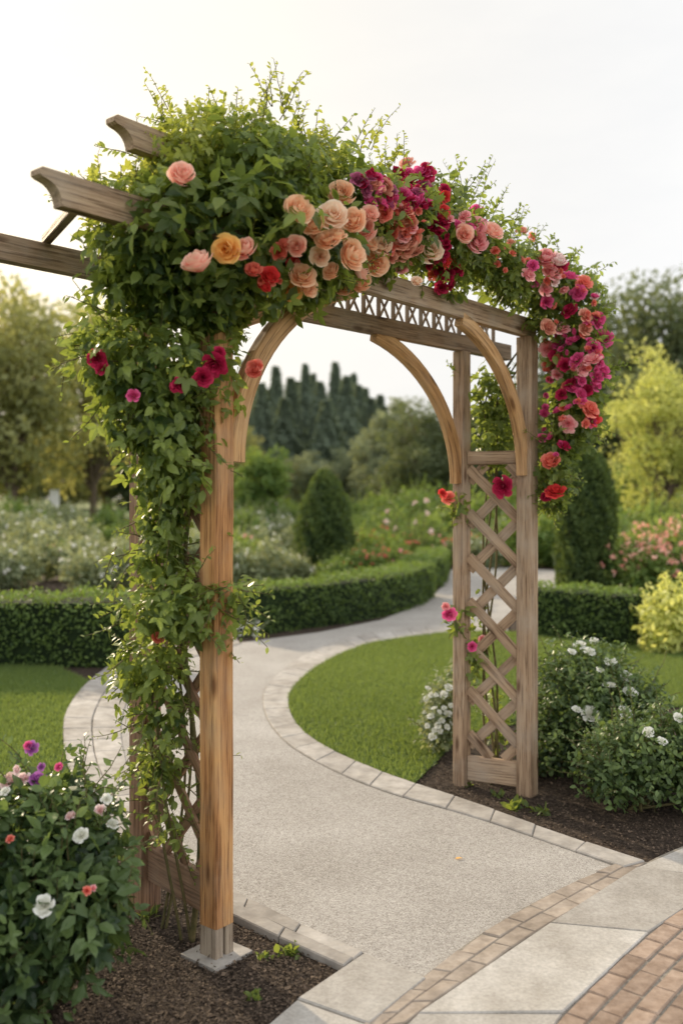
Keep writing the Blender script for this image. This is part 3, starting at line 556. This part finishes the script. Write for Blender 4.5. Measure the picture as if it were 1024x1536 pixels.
# ------------------------------------------------------------ hedges
def hedge(label,base,w,h,size=.04,dens=1):
    c=catmull(base,10); t=thing('box_hedge',label,'hedge',c[0]); T=norm(np.gradient(c,axis=0)); Sd=np.stack([-T[:,1],T[:,0],0*T[:,0]],1)
    V=[];fs=[];m=len(c)
    for i in range(m):
        for a,b in ((-1,0),(-1,1),(1,1),(1,0)): V.append(c[i]+Sd[i]*a*(w/2-.03)+up*(b*(h-.04)))
    for i in range(m-1):
        for j in range(3): fs.append((i*4+j,i*4+j+1,i*4+5+j,i*4+4+j))
    fs+= [(0,1,2,3),((m-1)*4+3,(m-1)*4+2,(m-1)*4+1,(m-1)*4)]
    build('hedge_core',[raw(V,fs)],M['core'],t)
    s=np.concatenate([[0],np.cumsum(np.linalg.norm(np.diff(c,axis=0),axis=1))]); per=2*h+w; n=int(dens*4.2*s[-1]*per/size**2*.55)
    q=rng.uniform(0,s[-1],n); u=rng.uniform(0,per,n); f=lambda A:np.stack([np.interp(q,s,A[:,k]) for k in range(3)],1); C=f(c);S=norm(f(Sd))
    side=np.where(u<h,-1,np.where(u>h+w,1,0)); z=np.where(side==-1,u,np.where(side==1,u-h-w,h)); a=np.where(side==0,u-h-w/2,side*w/2)
    out=S*side[:,None]+np.where(side==0,1,0)[:,None]*up; j=rng.normal(0,.02,n)+.028*np.sin(q*4)*np.sin(z*9+q*2)+.016*np.sin(q*13+z*11)
    P=C+S*a[:,None]+up*z[:,None]+out*j[:,None]
    ne=int(n*w*h/(s[-1]*per))+30; ge=[]
    for e,sg in ((0,-1),(-1,1)):
        Pe=c[e]+Sd[e]*rng.uniform(-w/2,w/2,ne)[:,None]+up*rng.uniform(0,h,ne)[:,None]+T[e]*sg*rng.normal(.01,.012,ne)[:,None]; ge.append(leaves_at(Pe,np.broadcast_to(T[e]*sg,(ne,3)),size,rng.uniform(.1,.7,ne),'dia',.1))
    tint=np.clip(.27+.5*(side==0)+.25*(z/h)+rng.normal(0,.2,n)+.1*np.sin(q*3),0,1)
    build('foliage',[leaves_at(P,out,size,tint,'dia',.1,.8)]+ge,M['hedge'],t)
def back(p,d): q=np.array(G(*p)); q[1]+=d; return q
hedge('clipped box hedge at left edge behind the grass',[back((-330,1010),.3),back((-100,1004),.3),back((60,1002),.3),back((190,1003),.3)],.6,.62)
hedge('long clipped box hedge curving beside the middle of the path',[back((335,958),.25),back((420,947),.25),back((520,933),.25),back((590,917),.3),back((628,899),.3)],.55,.53)
hedge('short far end of box hedge where the path bends away',[back((622,888),.3),back((645,880),.4),back((652,862),.4)],.55,.5,.05)
hedge('clipped box hedge behind the right arbor post',[back((800,955),.25),back((880,962),.25),back((968,972),.25)],.5,.55)
hedge('distant low hedge at the right edge',[back((1020,870),.3),back((1150,872),.3)],.6,.7,.06)
# ------------------------------------------------------------ topiaries
def topiary(name,label,cat,base,h,prof,mat,size,ntot):
    t=thing(name,label,cat,base); n=ntot; z=rng.uniform(0,1,n); th=rng.uniform(0,2*np.pi,n); R=np.interp(z,[p[0] for p in prof],[p[1] for p in prof])
    keep=rng.uniform(0,max(p[1] for p in prof),n)<R+.05; z,th,R=z[keep],th[keep],R[keep]
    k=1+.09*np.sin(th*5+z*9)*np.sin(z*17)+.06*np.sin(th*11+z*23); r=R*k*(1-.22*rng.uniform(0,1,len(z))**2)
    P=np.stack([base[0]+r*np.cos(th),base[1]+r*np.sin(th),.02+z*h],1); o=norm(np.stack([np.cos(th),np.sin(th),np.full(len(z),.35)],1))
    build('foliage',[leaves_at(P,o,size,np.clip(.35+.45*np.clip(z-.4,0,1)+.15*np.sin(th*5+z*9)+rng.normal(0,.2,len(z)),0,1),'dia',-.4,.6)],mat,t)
    zz=np.linspace(0,h*.93,8); rc=np.interp(zz/h,[p[0] for p in prof],[p[1] for p in prof])*.75
    build('inner_core',[tube(np.stack([np.full(8,base[0]),np.full(8,base[1]),zz],1),np.maximum(rc,.02),10)],M['core'],t)  # solid dark core filling the foliage, no separate branches
    build('trunk',[tube([(base[0],base[1],-.02),(base[0],base[1],.15),(base[0],base[1],h*.5)],[.07,.06,.03],8)],M['bark'],t)
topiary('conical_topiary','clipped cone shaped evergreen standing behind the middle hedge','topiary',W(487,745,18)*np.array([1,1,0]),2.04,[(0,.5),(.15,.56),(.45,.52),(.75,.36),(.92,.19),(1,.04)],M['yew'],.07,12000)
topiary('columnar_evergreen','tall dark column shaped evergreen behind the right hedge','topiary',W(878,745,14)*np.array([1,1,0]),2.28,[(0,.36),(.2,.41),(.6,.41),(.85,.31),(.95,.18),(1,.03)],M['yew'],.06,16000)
# ------------------------------------------------------------ trees
def tree_proto(name,label,cat,loc,h,w,cb,mat,nclump,nleaf,size,seed,group=None,ntrunk=.035):
    global rng
    t=thing(name,label,cat,loc,group); L=np.array(t.location); r=np.random.default_rng(seed); sv=rng; rng=r
    cz=(h+cb)/2; rz=(h-cb)/2; gs=[];limbs=[]
    tp=np.array([[0,0,-.05],[0,0,cb*.5],[.02*h*r.normal(),.02*h*r.normal(),cb+.3*(h-cb)],[.03*h*r.normal(),.03*h*r.normal(),cb+.7*(h-cb)]]); limbs.append(tube(L+catmull(tp,4),np.linspace(h*ntrunk*.6,h*.006,13),8))
    for k in range(nclump):
        d=rdir(1)[0]; u=r.uniform(.35,.92) if k>3 else .3; c=np.array([0,0,cz])+d*np.array([w/2,w/2,rz])*u
        c[2]=max(c[2],cb*.9); 
        sc=(1-.45*max(0,(c[2]-cz)/rz)); c[0]*=sc+.05; c[1]*=sc+.05
        cr=r.uniform(.13,.24)*w*.8; nl=int(nleaf*r.uniform(.6,1.3)); D=rdir(nl); rad=r.uniform(.25,1,nl)**.6
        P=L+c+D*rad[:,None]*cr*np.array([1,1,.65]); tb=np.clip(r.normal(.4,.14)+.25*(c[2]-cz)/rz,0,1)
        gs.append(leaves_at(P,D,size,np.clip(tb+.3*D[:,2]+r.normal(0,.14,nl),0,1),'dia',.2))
        if k%2==0:
            s0=np.array([0,0,cb*.8+(c[2]-cb*.8)*.35 if c[2]>cb*.8 else cb*.6]); q=np.linspace(0,1,6)[:,None]; limbs.append(tube(L+s0*(1-q)+c*q+np.sin(q*3.14)*np.array([0,0,.05*h]),np.linspace(h*.009,h*.002,6),5))
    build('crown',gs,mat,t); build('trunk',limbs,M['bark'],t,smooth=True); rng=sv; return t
def tp_(px,D): return np.array([(px-512)/F*D,D,0.0])
def hgt(top,D): return H+(HY-top)/F*D
PR={}
def put(kind,px,D,top_,wpx,label,group,name='leafy_tree',cat='tree'):
    mat,nc,nl,sz,seed,cb=kind; h=hgt(top_,D); w=wpx/F*D
    if kind not in PR:
        PR[kind]=(tree_proto(name,label,cat,tp_(px,D),h,w,h*cb,M[mat],nc,nl,sz,seed,group),h,w); return PR[kind][0]
    p,h0,w0=PR[kind]; r=dup(p,tp_(px,D),random.uniform(0,6.28),(w/w0,w/w0,h/h0),label,group); r.name=name
    if not group and 'group' in r: del r['group']
    return r
HZ1=('tree_haze',110,130,.32,1,.08); HZ2=('tree_haze',90,120,.32,2,.06); DK1=('tree_dark',130,140,.33,3,.08); DK2=('tree_dark',120,130,.34,4,.06); FR1=('tree_far',80,110,.42,7,.04); FR2=('tree_far',70,110,.42,8,.04); MG=('midgreen',55,130,.17,5,.05); LM=('lime',120,130,.11,6,.12)
put(HZ1,20,42,400,290,'sunlit hazy tree at the left edge of the photo',None)
put(HZ2,140,50,440,230,'hazy olive tree just left of the arbor vine',None)
put(HZ1,-130,46,430,300,'hazy tree outside the left edge',None)
put(DK2,200,60,560,150,'darker tree directly behind the left arbor lattice',None)
put(DK1,985,46,385,280,'tall dark tree rising highest at the right edge',None)
put(DK2,885,52,425,220,'tall dark tree just right of the arbor roses',None)
put(DK1,1130,50,400,300,'dark tree outside the right edge',None)
put(DK2,800,60,560,150,'dark tree seen behind the front right arbor post',None)
put(DK2,735,50,590,150,'dark tree seen through the right arbor lattice',None)
put(LM,990,24,488,185,'yellow green tree in front of the dark trees at right',None)
put(MG,398,32,655,100,'bright green round tree in front of the conifers',None)
put(MG,956,28,672,95,'rounded green tree beside the columnar evergreen',None)
put(FR1,592,70,592,110,'pale green tree in the gap right of the conifers',None)
put(DK1,632,45,588,160,'broad dark tree under the arch beside the rear brace',None)
put(DK2,690,47,640,100,'smaller dark tree behind the rear right post',None)
for i,px in enumerate(range(-350,1500,50)):
    D=106+(i*37%23); put(FR2 if i%2 else FR1,px+rng.normal(0,10),D,628+rng.normal(0,18),125+rng.normal(0,14),'distant soft green tree in the wood line along the horizon','distant trees along the horizon',name='distant_tree')
for px,D,top_,w in ((30,70,610,170),(90,60,630,140),(165,66,620,150),(-60,64,620,180),(250,70,600,160),(330,66,600,140)):
    put(HZ2,px,D,top_,w,'low hazy tree in the row beyond the left meadow','low trees beyond the left meadow')
for px,D,top_,w in ((455,70,676,110),(520,72,672,110),(562,68,640,100)):
    put(FR2,px,D,top_,w,'rounded tree at the foot of the conifers','rounded trees at the foot of the conifers')
def conifer(label,loc,h,w,seed):
    global rng
    t=thing('conifer_tree',label,'tree',loc,'conifers behind the arch'); sv=rng; rng=np.random.default_rng(seed); n=11000; z=rng.uniform(.02,1,n)**1.1; nt_=rng.uniform(9,13); ph=rng.uniform(0,6,3)
    th=rng.uniform(0,6.283,n); lump=1+.25*np.sin(th*3+z*9+ph[0])*np.sin(z*15+ph[1])+.15*np.sin(th*7+z*31+ph[2]); tier=.72+.28*np.abs(np.sin(z*nt_*1.6+th*.6)); R=w/2*(1-z)**.95*tier*lump+.05
    r=R*rng.uniform(.2,1,n)**.5; P=np.array(loc)+np.stack([r*np.cos(th),r*np.sin(th),z*h-r*.2],1); P[:,2]=np.maximum(P[:,2],.1)
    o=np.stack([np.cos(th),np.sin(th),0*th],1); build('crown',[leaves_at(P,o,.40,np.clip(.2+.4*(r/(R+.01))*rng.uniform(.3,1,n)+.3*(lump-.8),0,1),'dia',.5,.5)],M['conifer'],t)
    build('trunk',[tube([np.array(loc)+np.array([0,0,q*h]) for q in (-.01,.3,.6,.98)],[.22,.17,.1,.02],7)],M['bark'],t); rng=sv; return t
cx=[(336,86,572),(366,96,548),(392,84,582),(414,98,556),(436,88,574),(458,100,552),(480,86,580),(503,96,550),(520,84,572),(538,98,584),(556,92,604),(318,94,582),(447,104,578),(380,104,572),(530,105,566),(404,92,590),(576,100,616),(296,90,572),(350,104,578),(427,80,606),(490,78,608),(570,110,598),(470,108,566),(548,106,588),(600,108,612)]
c0=[]
for i,(px,D,tp) in enumerate(cx):
    lb='tall green conifer in the stand seen under the arch'; h=hgt(tp,D)+.5
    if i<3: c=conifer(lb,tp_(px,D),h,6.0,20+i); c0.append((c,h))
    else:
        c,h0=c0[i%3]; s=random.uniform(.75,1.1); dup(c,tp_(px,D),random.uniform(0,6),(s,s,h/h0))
# ------------------------------------------------------------ perennials
def clump(name,label,mat,r,h,colr,nfl,group,size=.09):
    t=thing(name,label,'plant',(0,0,0),group)
    bl=[((rng.normal(0,r*.4),rng.normal(0,r*.4),h*rng.uniform(.3,.6)),(r*.6,r*.6,h*.45)) for _ in range(5)]
    s,l=outline_shoots(bl,26,h*.25,h*.6,size*.8,.7,(0,0,0),1.6)
    build('foliage',cloud(bl,2.6,size,'dia',.45,.25,.4,.4,.01,-.1,.4)+l,mat,t); build('stem',s,M['stem'],t)
    if nfl:
        fl=[]
        for k in range(nfl):
            b=bl[rng.integers(5)]; d=rdir(1)[0]; d[2]=abs(d[2]); P=np.array(b[0])+d*np.array(b[1])*1.05; m=9; fl.append(geo(LEAF_V,LEAF_F,np.repeat(P[None],m,0),rdir(m)+np.array([0,0,.5]),rdir(m),.055,rng.uniform(.3,1,m)))
        o=build('flowers',fl,M['p_'+colr],t); o['kind']='stuff'
    return t
def setp(args,spots):
    p=None
    for (px,py,s) in spots:
        loc=G(px,py)
        if p is None: p=clump(*args); p.location=tuple(loc); p.scale=(s,s,s)
        else: dup(p,loc,random.uniform(0,6),(s,s,s*random.uniform(.85,1.15)))
setp(('perennial_clump','soft grey green perennial mound in the bed behind the hedges',M['greygreen'],.55,.7,'white',14,'grey green mounds behind the hedges'),
 [(20,880,1),(75,872,1.1),(130,885,.9),(175,868,1.1),(45,850,1.2),(110,845,1.3),(10,835,1.4),(70,825,1.6),(185,812,1.6),(100,806,1.8),(390,880,1.0),(430,872,.8),(400,852,1.1),(380,835,1.4),(430,832,1.2),(560,815,1.3),(230,880,1),(270,865,1.2),(300,850,1.3),(-60,880,1.1),(-40,845,1.3),(250,830,1.6),(330,820,1.7),(400,812,1.8),(700,850,1.1),(745,835,1.3)])
setp(('perennial_clump','mid green leafy plant in the bed behind the middle hedge',M['midgreen'],.5,.75,'white',0,'green plants behind the middle hedge'),
 [(365,870,1.0),(525,872,.8),(560,862,1.1),(605,848,1.2),(545,845,1.1),(640,838,1.3),(575,832,1.4),(535,822,1.4),(620,815,1.8),(440,812,1.6),(355,838,1.5),(690,830,1.8),(560,800,2.0),(420,800,2.2),(780,850,1.4),(830,850,1.6),(930,862,1.3),(1010,850,1.3),(960,845,1.6),(740,815,2.2),(840,815,2.4),(1000,815,2.4),(1090,830,2),(160,840,1.2),(30,812,1.7)])
setp(('perennial_clump','dark rounded shrub among the beds behind the hedges',M['hedge'],.5,.8,'white',0,'dark shrubs among the beds'),
 [(495,882,.65),(545,830,1.2),(590,805,2.0),(660,822,1.7),(650,800,2.4),(470,805,1.7),(600,822,1.2),(150,822,1.5),(60,800,1.7),(345,805,2),(530,806,1.8),(905,850,1.3)])
setp(('perennial_clump','plant topped with red orange flowers behind the middle hedge',M['midgreen'],.5,.7,'coral',60,'red flowering plants behind the middle hedge'),
 [(548,872,.85),(583,866,.9),(612,852,1.0),(565,850,1.1),(530,850,.9),(690,850,1.0)])
setp(('perennial_clump','plant dotted with pink flowers in the beds behind the hedges',M['midgreen'],.5,.65,'pink',40,'pink flowering plants behind the hedges'),
 [(600,868,.85),(640,852,1.0),(505,862,.7),(410,868,.9),(90,858,1.0),(360,856,1.1)])
setp(('rose_bush','bush of soft coral pink roses beyond the right hedge',M['midgreen'],.5,.85,'pinkpeach',90,'coral pink rose bushes beyond the right hedge'),
 [(965,905,1.1),(1005,900,1.2),(1060,900,1.2),(995,880,1.3)])
tb_=G(625,852); t=thing('tall_rose','loose tall rose bush with long arching stems behind the middle hedge','rose bush',tb_); ss=[];ll=[];fl=[]
for k in range(22):
    d=np.array([rng.normal(0,.35),rng.normal(0,.35),1.0]); s,l=shoot(tb_+np.array([rng.normal(0,.2),rng.normal(0,.2),0]),d,rng.uniform(1.0,1.9),22,.11,(rng.normal(0,.15),0,-.05),.7,r=.012,wig=.1); ss.append(s);ll.append(l)
    if k%2: e=s[0][-2]; fl.append(geo(LEAF_V,LEAF_F,np.repeat(e[None],9,0),rdir(9),rdir(9),.08,rng.uniform(.3,1,9)))
build('foliage',ll,M['midgreen'],t); build('stem',ss,M['stem'],t); o=build('flowers',fl,M['p_palepink'],t); o['kind']='stuff'
def bx(c,s):
    c=np.array(c);s=np.array(s)/2; V=[c+s*np.array(k) for k in ((-1,-1,-1),(1,-1,-1),(1,1,-1),(-1,1,-1),(-1,-1,1),(1,-1,1),(1,1,1),(-1,1,1))]
    return raw(V,[(0,3,2,1),(4,5,6,7),(0,1,5,4),(1,2,6,5),(2,3,7,6),(3,0,4,7)])
p=G(82,795); t=thing('white_sign','small white board on a post far across the left meadow','sign',p)
build('board',[bx(p+np.array([0,0,1.5]),(.42,.08,.75))],M['white'],t); build('post',[bx(p+np.array([0,.1,.7]),(.12,.1,1.4))],M['bark'],t)
# ------------------------------------------------------------ light, sky, camera
el=math.radians(21); az=math.radians(-36)
sdir=Vector((math.sin(az)*math.cos(el),math.cos(az)*math.cos(el),math.sin(el)))
sl_=bpy.data.lights.new('sun','SUN'); sl_.energy=5.0; sl_.angle=math.radians(1.0); sl_.color=(1,.82,.58)
so=bpy.data.objects.new('sun',sl_); col.objects.link(so); so.rotation_mode='QUATERNION'; so.rotation_quaternion=sdir.to_track_quat('Z','Y')
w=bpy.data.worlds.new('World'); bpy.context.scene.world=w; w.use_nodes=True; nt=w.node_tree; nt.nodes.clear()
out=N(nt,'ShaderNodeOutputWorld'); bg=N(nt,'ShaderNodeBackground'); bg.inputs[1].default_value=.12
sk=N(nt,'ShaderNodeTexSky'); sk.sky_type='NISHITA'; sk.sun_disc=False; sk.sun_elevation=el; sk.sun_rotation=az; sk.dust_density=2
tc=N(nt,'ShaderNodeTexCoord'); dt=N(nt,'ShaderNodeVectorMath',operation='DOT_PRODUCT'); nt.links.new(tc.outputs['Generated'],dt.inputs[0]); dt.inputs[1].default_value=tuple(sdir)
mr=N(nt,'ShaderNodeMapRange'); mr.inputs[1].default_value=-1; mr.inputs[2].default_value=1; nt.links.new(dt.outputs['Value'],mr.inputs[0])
hz=ramp(nt,mr.outputs[0],[(0,(.96,.945,.915)),(.55,(.79,.785,.775)),(.80,(.545,.545,.545)),(.93,(.60,.58,.545)),(1,(.95,.82,.60))],'B_SPLINE')  # added sky brightness behind the camera, to light surfaces facing it
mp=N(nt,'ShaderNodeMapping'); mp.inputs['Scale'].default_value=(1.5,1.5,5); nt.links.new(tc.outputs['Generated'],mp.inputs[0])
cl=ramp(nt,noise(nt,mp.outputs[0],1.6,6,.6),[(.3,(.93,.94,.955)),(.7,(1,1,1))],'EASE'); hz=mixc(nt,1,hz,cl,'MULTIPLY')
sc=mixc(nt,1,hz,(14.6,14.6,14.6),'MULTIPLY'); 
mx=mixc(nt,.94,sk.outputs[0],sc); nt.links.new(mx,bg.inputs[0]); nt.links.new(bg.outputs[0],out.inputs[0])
cam=bpy.data.cameras.new('camera'); co=bpy.data.objects.new('camera',cam); col.objects.link(co); co.location=(0,0,H); co.rotation_euler=(math.pi/2,0,0)
cam.sensor_fit='VERTICAL'; cam.sensor_height=36; cam.sensor_width=24; cam.lens=F/1536*36; cam.shift_y=-(768-HY)/1536; cam.clip_end=2000; cam.clip_start=.05
cam.dof.use_dof=True; cam.dof.focus_distance=3.7; cam.dof.aperture_fstop=1.6
sc_=bpy.context.scene; sc_.camera=co; sc_.view_settings.view_transform='Standard'; sc_.view_settings.look='None'; sc_.view_settings.exposure=0
